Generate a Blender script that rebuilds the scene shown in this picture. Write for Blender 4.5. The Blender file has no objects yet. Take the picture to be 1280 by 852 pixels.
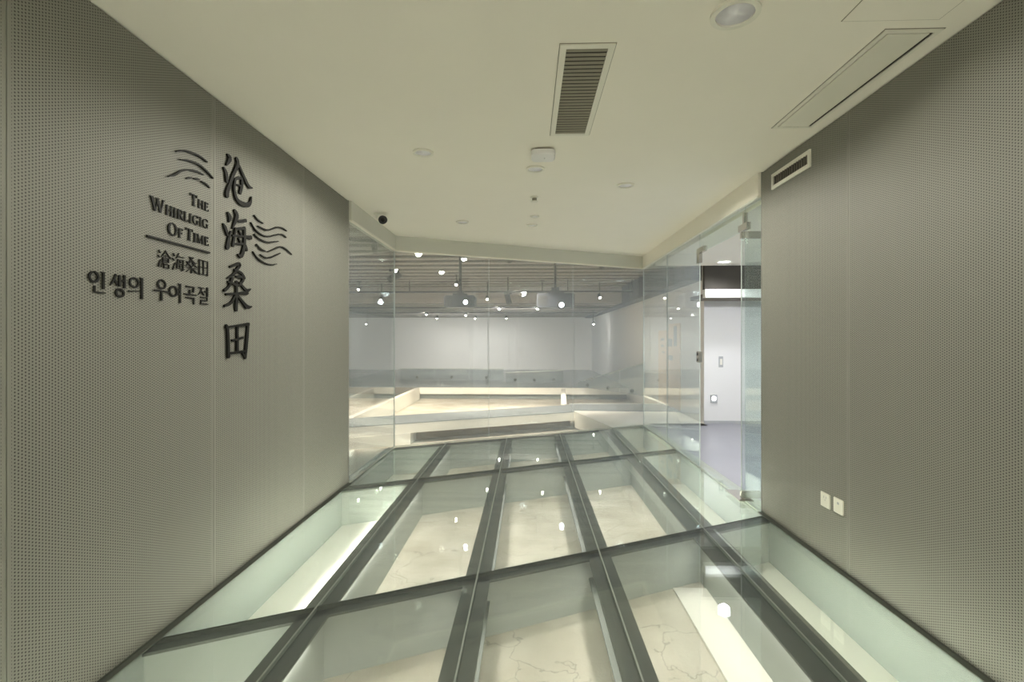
import bpy, bmesh, math, random
from mathutils import Vector
random.seed(7)
sc = bpy.context.scene
C = sc.collection

# ------------------------------------------------------------------ camera, world, exposure
F = 615.0; HC = 1.395; H = 2.75; TH = math.atan(20 / F)
cam_d = bpy.data.cameras.new('camera'); cam = bpy.data.objects.new('camera', cam_d); C.objects.link(cam)
cam.location = (0, 0, HC); cam.rotation_euler = (math.pi / 2, 0, TH)
cam_d.sensor_width = 36; cam_d.lens = F / 1280 * 36; cam_d.shift_y = -1.5 / 1280
cam_d.clip_start = .05; cam_d.clip_end = 100
sc.camera = cam
w = bpy.data.worlds.new('world'); sc.world = w; w.use_nodes = True
WORLD = (1.0, .96, .80)
w.node_tree.nodes['Background'].inputs[0].default_value = (*WORLD, 1)
w.node_tree.nodes['Background'].inputs[1].default_value = 1.3
sc.view_settings.view_transform = 'Standard'; sc.view_settings.look = 'None'
sc.view_settings.gamma = 1; sc.view_settings.use_curve_mapping = False
sc.view_settings.exposure = 0.52
sc.cycles.transparent_max_bounces = 32
sc.cycles.max_bounces = 14; sc.cycles.diffuse_bounces = 6; sc.cycles.glossy_bounces = 6
P_DOWN = 50.0      # watts of each corridor downlight
P_HALL = 300.0      # watts of each track spotlight in the hall
P_VEST = 95.0
P_PIT = 30.0       # watts of each LED strip under the floor beams

# ------------------------------------------------------------------ pixel rays (1280 x 852) to places on real surfaces
def ray(px, py):
    cx = (px - 640) / F; cz = (424.5 - py) / F
    return (cx * math.cos(TH) - math.sin(TH), cx * math.sin(TH) + math.cos(TH), cz)
def onz(px, py, z):
    r = ray(px, py); t = (z - HC) / r[2]; return (r[0] * t, r[1] * t)
def ony(px, py, Y):
    r = ray(px, py); t = Y / r[1]; return (r[0] * t, HC + r[2] * t)
def onx(px, py, X):
    r = ray(px, py); t = X / r[0]; return (r[1] * t, HC + r[2] * t)

# ------------------------------------------------------------------ materials
def srgb(r, g, b):
    f = lambda c: (c / 255 / 12.92) if c / 255 <= .04045 else ((c / 255 + .055) / 1.055) ** 2.4
    return (f(r), f(g), f(b), 1)
def pmat(name, col, rough=.6, metal=0, noise=0, nscale=8, bump=0, bscale=60, spec=.5):
    m = bpy.data.materials.new(name); m.use_nodes = True
    nt = m.node_tree; b = nt.nodes['Principled BSDF']
    b.inputs['Base Color'].default_value = col; b.inputs['Roughness'].default_value = rough
    b.inputs['Metallic'].default_value = metal; b.inputs['Specular IOR Level'].default_value = spec
    tc = nt.nodes.new('ShaderNodeTexCoord')
    if noise:
        n = nt.nodes.new('ShaderNodeTexNoise'); n.inputs['Scale'].default_value = nscale; n.inputs['Detail'].default_value = 6
        nt.links.new(tc.outputs['Object'], n.inputs['Vector'])
        r = nt.nodes.new('ShaderNodeMapRange'); r.inputs[3].default_value = 1 - noise; r.inputs[4].default_value = 1 + noise
        nt.links.new(n.outputs[0], r.inputs[0])
        mx = nt.nodes.new('ShaderNodeMix'); mx.data_type = 'RGBA'; mx.blend_type = 'MULTIPLY'; mx.inputs[0].default_value = 1
        mx.inputs[6].default_value = col; nt.links.new(r.outputs[0], mx.inputs[7]); nt.links.new(mx.outputs[2], b.inputs['Base Color'])
    if bump:
        n2 = nt.nodes.new('ShaderNodeTexNoise'); n2.inputs['Scale'].default_value = bscale; n2.inputs['Detail'].default_value = 4
        nt.links.new(tc.outputs['Object'], n2.inputs['Vector'])
        bp = nt.nodes.new('ShaderNodeBump'); bp.inputs['Strength'].default_value = bump; bp.inputs['Distance'].default_value = .01
        nt.links.new(n2.outputs[0], bp.inputs['Height']); nt.links.new(bp.outputs[0], b.inputs['Normal'])
    return m
def emat(name, col, s):
    m = bpy.data.materials.new(name); m.use_nodes = True
    b = m.node_tree.nodes['Principled BSDF']; b.inputs['Base Color'].default_value = (.8, .8, .8, 1)
    b.inputs['Emission Color'].default_value = col; b.inputs['Emission Strength'].default_value = s
    return m
def gmat(name, tint, f0=.045, haze=0.0, hazecol=(.8, .85, .85, 1), rough=0.0):
    """thin clear glass: Schlick reflection over straight transmission, with a faint film painted in for milky reflected glow"""
    m = bpy.data.materials.new(name); m.use_nodes = True
    nt = m.node_tree; nt.nodes.clear()
    out = nt.nodes.new('ShaderNodeOutputMaterial')
    tr = nt.nodes.new('ShaderNodeBsdfTransparent'); tr.inputs[0].default_value = tint
    gl = nt.nodes.new('ShaderNodeBsdfGlossy'); gl.inputs['Roughness'].default_value = rough
    gl.inputs['Color'].default_value = (.95, 1, .98, 1)
    lw = nt.nodes.new('ShaderNodeLayerWeight'); lw.inputs[0].default_value = .5
    pw = nt.nodes.new('ShaderNodeMath'); pw.operation = 'POWER'; pw.inputs[1].default_value = 5
    nt.links.new(lw.outputs['Facing'], pw.inputs[0])
    ma = nt.nodes.new('ShaderNodeMath'); ma.operation = 'MULTIPLY_ADD'; ma.inputs[1].default_value = 1 - f0; ma.inputs[2].default_value = f0
    nt.links.new(pw.outputs[0], ma.inputs[0])
    mx = nt.nodes.new('ShaderNodeMixShader'); nt.links.new(ma.outputs[0], mx.inputs[0])
    last = tr
    if haze:
        df = nt.nodes.new('ShaderNodeBsdfDiffuse'); df.inputs[0].default_value = hazecol
        tl = nt.nodes.new('ShaderNodeBsdfTranslucent'); tl.inputs[0].default_value = hazecol
        a = nt.nodes.new('ShaderNodeMixShader'); a.inputs[0].default_value = .5
        nt.links.new(df.outputs[0], a.inputs[1]); nt.links.new(tl.outputs[0], a.inputs[2])
        fm = nt.nodes.new('ShaderNodeMixShader'); fm.inputs[0].default_value = haze
        nt.links.new(tr.outputs[0], fm.inputs[1]); nt.links.new(a.outputs[0], fm.inputs[2]); last = fm
    nt.links.new(last.outputs[0], mx.inputs[1]); nt.links.new(gl.outputs[0], mx.inputs[2])
    nt.links.new(mx.outputs[0], out.inputs[0])
    return m
def perfmat(name, col, hole, hw, margin=.014):
    """painted metal sheet with staggered round perforations; object origin sits at the panel's centre"""
    m = pmat(name, col, .6, 0, spec=.3); nt = m.node_tree; b = nt.nodes['Principled BSDF']
    tc = nt.nodes.new('ShaderNodeTexCoord'); sp = nt.nodes.new('ShaderNodeSeparateXYZ'); nt.links.new(tc.outputs['Object'], sp.inputs[0])
    def M(op, a, bb=None):
        n = nt.nodes.new('ShaderNodeMath'); n.operation = op
        for i, v in enumerate((a, bb)):
            if v is None: continue
            if isinstance(v, (int, float)): n.inputs[i].default_value = v
            else: nt.links.new(v, n.inputs[i])
        return n.outputs[0]
    CW, RH = .0240, .0120
    def dist(off):
        u = M('ADD', M('DIVIDE', sp.outputs['Y'], CW), off); v = M('ADD', M('DIVIDE', sp.outputs['Z'], RH), off)
        du = M('MULTIPLY', M('SUBTRACT', M('FRACT', u), .5), CW); dv = M('MULTIPLY', M('SUBTRACT', M('FRACT', v), .5), RH)
        return M('SQRT', M('ADD', M('MULTIPLY', du, du), M('MULTIPLY', dv, dv)))
    d = M('MINIMUM', dist(0.0), dist(0.5))
    inside = M('LESS_THAN', M('ABSOLUTE', sp.outputs['Y']), hw - margin)
    mask = M('MULTIPLY', M('LESS_THAN', d, .0029), inside)
    mx = nt.nodes.new('ShaderNodeMix'); mx.data_type = 'RGBA'; mx.inputs[6].default_value = col; mx.inputs[7].default_value = hole
    nt.links.new(mask, mx.inputs[0]); nt.links.new(mx.outputs[2], b.inputs['Base Color'])
    return m
def sandmat():
    m = pmat('sandy ground', (.6, .53, .40, 1), .9, spec=.1); nt = m.node_tree; b = nt.nodes['Principled BSDF']
    tc = nt.nodes.new('ShaderNodeTexCoord')
    n = nt.nodes.new('ShaderNodeTexNoise'); n.inputs['Scale'].default_value = 2.2; n.inputs['Detail'].default_value = 9
    nt.links.new(tc.outputs['Object'], n.inputs['Vector'])
    cr = nt.nodes.new('ShaderNodeValToRGB'); e = cr.color_ramp.elements
    e[0].position = .3; e[0].color = (.52, .475, .38, 1); e[1].position = .7; e[1].color = (.74, .70, .60, 1)
    nt.links.new(n.outputs[0], cr.inputs[0])
    n3 = nt.nodes.new('ShaderNodeTexNoise'); n3.inputs['Scale'].default_value = 4; n3.inputs['Detail'].default_value = 5
    nt.links.new(tc.outputs['Object'], n3.inputs['Vector'])
    ad = nt.nodes.new('ShaderNodeMix'); ad.data_type = 'RGBA'; ad.blend_type = 'ADD'; ad.inputs[0].default_value = .35
    nt.links.new(tc.outputs['Object'], ad.inputs[6]); nt.links.new(n3.outputs[1], ad.inputs[7])
    vo = nt.nodes.new('ShaderNodeTexVoronoi'); vo.feature = 'DISTANCE_TO_EDGE'; vo.inputs['Scale'].default_value = 1.7
    nt.links.new(ad.outputs[2], vo.inputs['Vector'])
    lt = nt.nodes.new('ShaderNodeMapRange'); lt.inputs[1].default_value = 0; lt.inputs[2].default_value = .008; lt.inputs[3].default_value = .62; lt.inputs[4].default_value = 1
    nt.links.new(vo.outputs['Distance'], lt.inputs[0])
    mx = nt.nodes.new('ShaderNodeMix'); mx.data_type = 'RGBA'; mx.blend_type = 'MULTIPLY'; mx.inputs[0].default_value = 1
    nt.links.new(cr.outputs[0], mx.inputs[6]); nt.links.new(lt.outputs[0], mx.inputs[7]); nt.links.new(mx.outputs[2], b.inputs['Base Color'])
    n2 = nt.nodes.new('ShaderNodeTexNoise'); n2.inputs['Scale'].default_value = 35; n2.inputs['Detail'].default_value = 6
    nt.links.new(tc.outputs['Object'], n2.inputs['Vector'])
    bp = nt.nodes.new('ShaderNodeBump'); bp.inputs['Strength'].default_value = .5; bp.inputs['Distance'].default_value = .01
    nt.links.new(n2.outputs[0], bp.inputs['Height']); nt.links.new(bp.outputs[0], b.inputs['Normal'])
    return m
WALLC = (.26, .255, .222, 1)
M = {
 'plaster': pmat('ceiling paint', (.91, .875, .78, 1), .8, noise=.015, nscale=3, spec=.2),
 'fascia': pmat('shaded bulkhead paint', (.66, .655, .585, 1), .8, noise=.015, nscale=3, spec=.2),  # darker than the ceiling paint, for the weaker light on these faces
 'white': pmat('white paint', (.82, .81, .76, 1), .6, noise=.015, nscale=3),
 'whitep': pmat('white plastic', (.82, .80, .70, 1), .4),
 'wallplain': pmat('painted sheet metal', WALLC, .45, noise=.02, nscale=5),
 'backing': pmat('dark wall backing', (.06, .06, .05, 1), .9, noise=.1),
 'steel': pmat('green grey steel', (.055, .066, .054, 1), .5, .2, noise=.12, nscale=12),
 'seal': pmat('silver joint strip', (.52, .56, .50, 1), .35, .6, noise=.05),
 'floor_joint': pmat('dull floor joint strip', (.30, .33, .29, 1), .5, .4, noise=.05),
 'dark_angle': pmat('dark steel angle', (.10, .11, .09, 1), .5, .3, noise=.08),
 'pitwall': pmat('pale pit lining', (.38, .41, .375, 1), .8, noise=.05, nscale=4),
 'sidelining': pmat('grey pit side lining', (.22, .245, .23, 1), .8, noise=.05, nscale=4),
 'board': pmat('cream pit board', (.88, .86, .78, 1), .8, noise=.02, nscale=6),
 'sand': sandmat(),
 'floor_glass': gmat('walk-on glass', (.96, .975, .97, 1), .055, .065, (.74, .80, .80, 1)),
 'glass': gmat('partition glass', (.955, .975, .97, 1), .055, .15, (.80, .87, .96, 1)),  # bluish milky haze painted into the panes
 'door_glass': gmat('door glass', (.93, .965, .955, 1), .05, .02, (.75, .82, .82, 1)),
 'edge': pmat('glass edge sealant', (.50, .55, .52, 1), .3, noise=.05),
 'chrome': pmat('brushed steel fitting', (.55, .53, .48, 1), .25, .9, noise=.05, nscale=30),
 'black': pmat('black lacquered letter', (.010, .010, .008, 1), .6, noise=.1, spec=.2),
 'blackp': pmat('black plastic', (.018, .018, .018, 1), .4, noise=.1),
 'vent_dark': pmat('dark duct interior', (.05, .045, .035, 1), .9, noise=.1),
 'slat': pmat('grey vent blade', (.27, .25, .19, 1), .5, noise=.05),
 'hallslat': pmat('grey brown timber slat', (.38, .345, .315, 1), .6, noise=.12, nscale=6),
 'slatshade': pmat('gap-shade timber slat', (.20, .18, .16, 1), .6, noise=.1),  # darkened tone draws the shaded gaps between slats
 'halldark': pmat('dark ceiling void', (.12, .11, .10, 1), .9, noise=.1),
 'duct': pmat('dark blue grey duct', (.055, .06, .08, 1), .5, noise=.08),
 'hallwhite': pmat('hall white wall', (.84, .83, .81, 1), .7, noise=.012, nscale=2),
 'hallgrey': pmat('pale grey hall floor', (.30, .33, .335, 1), .25, noise=.05, nscale=3),
 'vestfloor': pmat('lavender grey floor', (.36, .36, .40, 1), .35, noise=.04, nscale=4),
 'beige': pmat('beige wall graphic', (.90, .72, .54, 1), .7, noise=.04, nscale=5),
 'inkgrey': pmat('grey printed marks', (.45, .46, .46, 1), .7, noise=.05),
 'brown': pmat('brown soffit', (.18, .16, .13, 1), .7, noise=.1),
 'proj': pmat('projector casing', (.035, .04, .055, 1), .45, noise=.08),
 'lens_on': emat('lit projector lens', (.85, .92, 1, 1), 14),
 'bulb': emat('lit lamp', (1, .93, .80, 1), 22),
 'bulb_cool': emat('lit downlight diffuser', (.95, .97, 1, 1), 6),
 'diffuser': emat('frosted diffuser', (1, .98, .9, 1), .06),
 'lens': pmat('camera lens', (.01, .01, .012, 1), .08),
}

# ------------------------------------------------------------------ object helpers
def wloc(o):
    v = Vector((0, 0, 0))
    while o: v += o.location; o = o.parent
    return v
def tag(o, label=None, cat=None, group=None, kind=None):
    if label: o['label'] = label
    if cat: o['category'] = cat
    if group: o['group'] = group
    if kind: o['kind'] = kind
    return o
def thing(name, loc, label, cat, group=None, kind=None):
    o = bpy.data.objects.new(name, None); o.empty_display_size = .1; C.objects.link(o); o.location = loc
    return tag(o, label, cat, group, kind)
def mk(name, verts, faces, mat, parent=None, smooth=False, center=True):
    V = [Vector(v) for v in verts]
    lo = Vector((min(v[i] for v in V) for i in range(3))); hi = Vector((max(v[i] for v in V) for i in range(3)))
    c = (lo + hi) / 2 if center else Vector((0, 0, 0))
    me = bpy.data.meshes.new(name); me.from_pydata([tuple(v - c) for v in V], [], faces)
    bm = bmesh.new(); bm.from_mesh(me); bmesh.ops.recalc_face_normals(bm, faces=bm.faces); bm.to_mesh(me); bm.free()
    if smooth:
        for p in me.polygons: p.use_smooth = True
    me.materials.append(M[mat] if isinstance(mat, str) else mat)
    o = bpy.data.objects.new(name, me); C.objects.link(o)
    if parent: o.parent = parent; o.location = c - wloc(parent)
    else: o.location = c
    return o
BF = [(0, 1, 2, 3), (4, 5, 6, 7), (0, 1, 5, 4), (1, 2, 6, 5), (2, 3, 7, 6), (3, 0, 4, 7)]
def bv(x0, x1, y0, y1, z0, z1):
    return [(x0, y0, z0), (x1, y0, z0), (x1, y1, z0), (x0, y1, z0), (x0, y0, z1), (x1, y0, z1), (x1, y1, z1), (x0, y1, z1)]
def box(name, x0, x1, y0, y1, z0, z1, mat, parent=None):
    return mk(name, bv(x0, x1, y0, y1, z0, z1), BF, mat, parent)
def rbox(name, x0, x1, y0, y1, z0, z1, mat, parent=None, r=.01, seg=2):
    o = box(name, x0, x1, y0, y1, z0, z1, mat, parent)
    bm = bmesh.new(); bm.from_mesh(o.data); bmesh.ops.bevel(bm, geom=bm.edges[:], offset=r, segments=seg, affect='EDGES'); bm.to_mesh(o.data); bm.free()
    return o
class Acc:
    """collects boxes and prisms into one mesh"""
    def __init__(s): s.v = []; s.f = []
    def add(s, v, f):
        n = len(s.v); s.v += [tuple(p) for p in v]; s.f += [tuple(i + n for i in q) for q in f]; return s
    def box(s, *a): return s.add(bv(*a), BF)
    def prism(s, poly, z0, z1): return s.add(*pv(poly, z0, z1))
    def build(s, name, mat, parent=None, smooth=False): return mk(name, s.v, s.f, mat, parent, smooth)
def pv(poly, z0, z1):
    n = len(poly)
    v = [(x, y, z0) for x, y in poly] + [(x, y, z1) for x, y in poly]
    return v, [tuple(range(n)), tuple(range(n, 2 * n))] + [(i, (i + 1) % n, n + (i + 1) % n, n + i) for i in range(n)]
def prism(name, poly, z0, z1, mat, parent=None):
    return mk(name, *pv(poly, z0, z1), mat, parent)
def upright(name, pts, t, z0, z1, mat, parent=None, z0b=None, z1b=None):
    """vertical sheet between two plan points, thickness t"""
    (ax, ay), (bx, by) = pts; dx, dy = bx - ax, by - ay; L = math.hypot(dx, dy); nx, ny = -dy / L * t / 2, dx / L * t / 2
    z0b = z0 if z0b is None else z0b; z1b = z1 if z1b is None else z1b
    v = [(ax + nx, ay + ny, z0), (bx + nx, by + ny, z0b), (bx - nx, by - ny, z0b), (ax - nx, ay - ny, z0),
         (ax + nx, ay + ny, z1), (bx + nx, by + ny, z1b), (bx - nx, by - ny, z1b), (ax - nx, ay - ny, z1)]
    return mk(name, v, BF, mat, parent)
def lathe(name, prof, org, axis, mat, parent=None, n=28, smooth=True):
    """profile of (radius, distance along axis), revolved about an axis through org"""
    ax = Vector(axis).normalized(); u = ax.orthogonal().normalized(); w_ = ax.cross(u); o = Vector(org)
    v = []; f = []
    for r, h in prof:
        for k in range(n):
            a = 2 * math.pi * k / n; v.append(o + ax * h + (u * math.cos(a) + w_ * math.sin(a)) * max(r, 1e-4))
    for i in range(len(prof) - 1):
        for k in range(n): f.append((i * n + k, i * n + (k + 1) % n, (i + 1) * n + (k + 1) % n, (i + 1) * n + k))
    f.append(tuple(range(n))); f.append(tuple(range((len(prof) - 1) * n, len(prof) * n)))
    ob = mk(name, v, f, mat, parent, smooth)
    return ob
def ring(name, ro, ri, z0, z1, x, y, mat, parent=None, n=36):
    v = []; f = []
    for r, z in ((ro, z0), (ro, z1), (ri, z1), (ri, z0)):
        for k in range(n):
            a = 2 * math.pi * k / n; v.append((x + r * math.cos(a), y + r * math.sin(a), z))
    for i in range(4):
        j = (i + 1) % 4
        for k in range(n): f.append((i * n + k, i * n + (k + 1) % n, j * n + (k + 1) % n, j * n + k))
    return mk(name, v, f, mat, parent)
def spot(name, loc, target, power, col, angle=120, radius=.05, blend=.6, parent=None):
    l = bpy.data.lights.new(name, 'SPOT'); l.energy = power; l.color = col; l.spot_size = math.radians(angle); l.spot_blend = blend; l.shadow_soft_size = radius
    o = bpy.data.objects.new(name, l); C.objects.link(o); d = Vector(target) - Vector(loc)
    o.rotation_euler = d.to_track_quat('-Z', 'Y').to_euler(); o.location = Vector(loc) - (wloc(parent) if parent else Vector())
    if parent: o.parent = parent
    return o

# ------------------------------------------------------------------ plan of the place
XL, XR = -1.745, 1.89                    # faces of the two corridor walls
YL, YR = 4.73, 4.04                      # where the perforated walls stop
SK = .48                                 # skew of the cross lines
cross = lambda y0, x: y0 + SK * (x - XL)
YB = 6.37                                # back glass
CL = (XL, YB); CR = (XR, cross(YB, XR))
Y_BEHIND = -2.2
GB = 2.55                                # underside of the bulkheads, top of the glass
PIT = -.36
WARM = (1, .97, .86)

# ---- floor: walk-on glass panes on steel beams
floor = thing('floor', (0, 0, 0), 'glass walk-on floor of large skewed panes on grey-green steel beams', 'floor', kind='structure')
ROWS = [-4.91, -2.53, -.15, 2.23, 4.61, YB]
BX = [XL, -1.105, -.30, .47, 1.30, XR]
for r in range(len(ROWS) - 1):
    for c in range(len(BX) - 1):
        g = .005
        a0, a1 = BX[c] + (g if c else -.06), BX[c + 1] - (g if c < 4 else -.06)
        poly = [(a0, cross(ROWS[r], a0) + g), (a1, cross(ROWS[r], a1) + g), (a1, cross(ROWS[r + 1], a1) - g), (a0, cross(ROWS[r + 1], a0) - g)]
        prism('glass_pane', poly, -.024, 0, 'floor_glass', floor)
def ibeam(poly_fn, name='steel_beam', web=True, fw=.07, depth=.15):
    A = Acc()
    A.prism(poly_fn(fw), -.04, -.026)
    if web: A.prism(poly_fn(.008), -depth, -.04); A.prism(poly_fn(fw), -depth - .012, -depth)
    return A.build(name, 'steel', floor)
for i, x in enumerate(BX[1:-1]):
    fw = .11 if i == 3 else .075
    ibeam(lambda h, x=x: [(x - h, cross(ROWS[0], x)), (x + h, cross(ROWS[0], x)), (x + h, cross(YB, x)), (x - h, cross(YB, x))], fw=fw, web=i in (1, 2))
    for r in range(len(ROWS) - 1):
        A = Acc(); A.prism([(x - .004, cross(ROWS[r], x)), (x + .004, cross(ROWS[r], x)), (x + .004, cross(ROWS[r + 1], x)), (x - .004, cross(ROWS[r + 1], x))], -.02, .0012)
        A.build('joint_strip', 'floor_joint', floor)
for y0 in ROWS[1:]:
    ibeam(lambda h, y0=y0: [(XL, y0 - h), (XR, cross(y0, XR) - h), (XR, cross(y0, XR) + h), (XL, y0 + h)], fw=.06, web=False)
    if y0 < YB:
        prism('joint_strip', [(XL, y0 - .006), (XR, cross(y0, XR) - .006), (XR, cross(y0, XR) + .006), (XL, y0 + .006)], -.02, .001, 'steel', floor)
# second rail beside the right-hand beam
prism('edge_rail', [(1.385, -3), (1.405, -3), (1.405, cross(2.23, 1.4)), (1.385, cross(2.23, 1.4))], -.07, -.025, 'chrome', floor)
# pit lining walls below
for y0 in ROWS[1:]:
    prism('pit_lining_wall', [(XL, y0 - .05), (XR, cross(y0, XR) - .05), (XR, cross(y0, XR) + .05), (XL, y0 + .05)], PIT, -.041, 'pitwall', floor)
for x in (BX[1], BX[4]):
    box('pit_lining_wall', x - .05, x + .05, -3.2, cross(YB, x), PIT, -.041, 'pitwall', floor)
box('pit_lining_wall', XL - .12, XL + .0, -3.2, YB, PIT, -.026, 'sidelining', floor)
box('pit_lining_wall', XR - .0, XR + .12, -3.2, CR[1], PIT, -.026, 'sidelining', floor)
ground = prism('excavated_ground', [(-9, -3.6), (3.2, -3.6), (3.2, 23), (-9, 23)], PIT - .05, PIT, 'sand')
tag(ground, 'cracked cream sandy ground of the dig below the glass floor', 'ground', kind='structure')
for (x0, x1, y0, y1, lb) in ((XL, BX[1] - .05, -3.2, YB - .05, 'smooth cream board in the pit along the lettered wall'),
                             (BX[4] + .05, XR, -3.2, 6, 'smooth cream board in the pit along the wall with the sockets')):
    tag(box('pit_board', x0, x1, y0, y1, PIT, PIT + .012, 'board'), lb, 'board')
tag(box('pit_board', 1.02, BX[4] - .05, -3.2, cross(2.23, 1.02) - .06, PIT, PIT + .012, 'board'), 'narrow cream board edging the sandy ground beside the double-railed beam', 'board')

# LED strips under the beam flanges and pit rims, shining down on the dig
def strip(x, y0, y1, tilt=0.0, wd=.05, gain=.29):
    l = bpy.data.lights.new('led_strip', 'AREA'); l.shape = 'RECTANGLE'; l.size = wd; l.size_y = y1 - y0; l.energy = P_PIT * (y1 - y0) / 8 * gain; l.color = (1, .97, .88)
    o = bpy.data.objects.new('led_strip', l); C.objects.link(o); o.parent = floor; l.spread = math.radians(105 if abs(tilt) < .1 else 160); o.location = (x, (y0 + y1) / 2, -.055); o.rotation_euler = (0, tilt, 0)
for x, o_ in ((BX[1], .064), (BX[2], .045), (BX[3], .045), (BX[4], .075)):
    for sg in (-1, 1):
        outer = (x == BX[1] and sg < 0) or (x == BX[4] and sg > 0)
        for ra_, rb_ in zip(ROWS[1:], ROWS[2:]):
            strip(x + sg * o_, cross(ra_, x) + .2, cross(rb_, x) - .2, 0 if outer else -sg * .5, .024, .29 if not outer else 6.5 if sg > 0 else 8.0 if ra_ == 2.23 else 1.5)

# ---- ceiling and walls
ceil = tag(mk('ceiling', *pv([(XL - .2, Y_BEHIND), (XR + .2, Y_BEHIND), (XR + .2, CR[1] + .1), (CR[0], CR[1] + .02), (CL[0], CL[1] + .02), (XL - .2, CL[1] + .02)], H, H + .12), 'plaster'),
           'plain cream plaster ceiling of the corridor', 'ceiling', kind='structure')
s1 = onx(8, 420, XL)[0]; s2 = onx(267, 420, XL)[0]; s3 = onx(380, 420, XL)[0]
PW = s2 - s1
def perf_wall(name, x, sgn, seams, label):
    root = thing(name, (x, seams[0], 0), label, 'wall', kind='structure')
    box('backing', *sorted((x + sgn * .012, x + sgn * .12)), seams[0], seams[-1], .0, H, 'backing', root)
    for a, b in zip(seams, seams[1:]):
        hw = (b - a) / 2 - .002
        m = perfmat('perforated sheet %.3f' % hw, WALLC, (.055, .055, .045, 1), hw)
        box('perforated_panel', *sorted((x, x + sgn * .012)), a + .002, b - .002, .012, H - .006, m, root)
        if b < seams[-1]: box('joint_strip', *sorted((x + sgn * .003, x + sgn * .012)), b - .002, b + .002, .012, H - .006, 'seal', root)
    ye = seams[-1]
    box('end_cap', *sorted((x - sgn * .002, x + sgn * .125)), ye, ye + .012, 0, H, 'wallplain', root)
    return root
perf_wall('wall_left', XL, -1, [Y_BEHIND, s1 - 3 * PW, s1 - 2 * PW, s1 - PW, s1, s2, s3, YL], 'grey perforated metal wall carrying the black lettering')
r1 = onx(1060, 420, XR)[0]
perf_wall('wall_right', XR, 1, [Y_BEHIND, r1 - 5 * PW + .9, r1 - 4 * PW + .2, r1 - 3 * PW, r1 - 2 * PW, r1 - PW, r1, YR], 'grey perforated metal wall with a small vent and two sockets')
for nm, x0, x1, y1, lb in (('baseboard_left', XL, XL + .035, YL, 'dark steel angle along the foot of the lettered wall'), ('baseboard_right', XR - .035, XR, YR, 'dark steel angle along the foot of the socketed wall')):
    A = Acc(); A.box(x0, x1, Y_BEHIND, y1, .001, .007)
    xs = (x0, x0 + .005) if x0 < 0 else (x1 - .005, x1)
    A.box(*xs, Y_BEHIND, y1, .007, .012)
    tag(A.build(nm, 'dark_angle'), lb, 'baseboard', kind='structure')

# ---- bulkheads over the glass
def bulk(name, a, b, lb, off):
    root = thing(name, (a[0], a[1], GB), lb, 'bulkhead', kind='structure')
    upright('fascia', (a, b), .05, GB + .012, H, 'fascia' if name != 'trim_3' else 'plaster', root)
    upright('glazing_channel', (a, b), .07, GB, GB + .012, 'whitep', root)
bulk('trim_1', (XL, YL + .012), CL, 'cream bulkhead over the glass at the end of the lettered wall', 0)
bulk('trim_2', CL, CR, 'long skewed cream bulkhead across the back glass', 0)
bulk('trim_3', (XR, YR + .012), CR, 'cream bulkhead over the glass doorway on the socketed side', 0)

# ---- glass partitions
def gl(a, t): return (a[0][0] + (a[1][0] - a[0][0]) * t, a[0][1] + (a[1][1] - a[0][1]) * t)
def on_back(px):                       # where a pixel column crosses the back glass
    r = ray(px, 424); k = (YB - SK * XL) / (r[1] - SK * r[0]); return (r[0] * k, r[1] * k)
gb = thing('wall_back', (CL[0], CL[1], 0), 'frameless skewed glass screen at the back, before the ruins hall', 'glass wall', kind='structure')
pts = [CL, on_back(611), on_back(716), CR]
for a, b in zip(pts, pts[1:]):
    L = math.hypot(b[0] - a[0], b[1] - a[1]); e = .003 / L
    pa = (a[0] + (b[0] - a[0]) * e, a[1] + (b[1] - a[1]) * e); pb = (b[0] - (b[0] - a[0]) * e, b[1] - (b[1] - a[1]) * e)
    upright('glass_pane', (pa, pb), .012, .004, GB, 'glass', gb)
for p in pts[1:-1]: box('joint_seal', p[0] - .0015, p[0] + .0015, p[1] - .006, p[1] + .006, .004, GB, 'edge', gb)
for p in (CL, CR): box('corner_seal', p[0] - .006, p[0] + .006, p[1] - .006, p[1] + .006, .004, GB, 'edge', gb)
upright('floor_channel', (CL, CR), .03, .0, .004, 'seal', gb)
glf = thing('wall_left_glass', (XL, YL, 0), 'fixed glass pane between the lettered wall and the back screen', 'glass wall', kind='structure')
box('glass_pane', XL - .006, XL + .006, YL + .014, YB - .008, .004, GB, 'glass', glf)
box('floor_channel', XL - .015, XL + .015, YL + .014, YB - .02, 0, .004, 'seal', glf)
D0 = onx(930, 600, XR)[0]; D1 = onx(875, 560, XR)[0]; D2 = onx(834, 540, XR)[0]
DT = onx(927, 291, XR)[1]
grf = thing('wall_right_glass', (XR, YR, 0), 'fixed glass panes and transom around the open glass door', 'glass wall', kind='structure')
box('glass_pane', XR - .006, XR + .006, YR + .014, D0 - .03, .004, GB, 'door_glass', grf)
box('glass_pane', XR - .006, XR + .006, D1 + .004, D2 - .003, .004, GB, 'glass', grf)
box('glass_pane', XR - .006, XR + .006, D2 + .003, CR[1] - .01, .004, GB, 'glass', grf)
box('transom_pane', XR - .006, XR + .006, D0 - .026, D1 + .001, DT + .008, GB, 'door_glass', grf)
box('joint_seal', XR - .006, XR + .006, D2 - .003, D2 + .003, .004, GB, 'edge', grf)
box('jamb_seal', XR - .005, XR + .005, D1 + .001, D1 + .004, .004, DT, 'edge', grf)
box('floor_channel', XR - .015, XR + .015, YR + .014, D0 - .03, 0, .004, 'seal', grf)
box('floor_channel', XR - .015, XR + .015, D1 + .004, CR[1] - .03, 0, .004, 'seal', grf)
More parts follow.
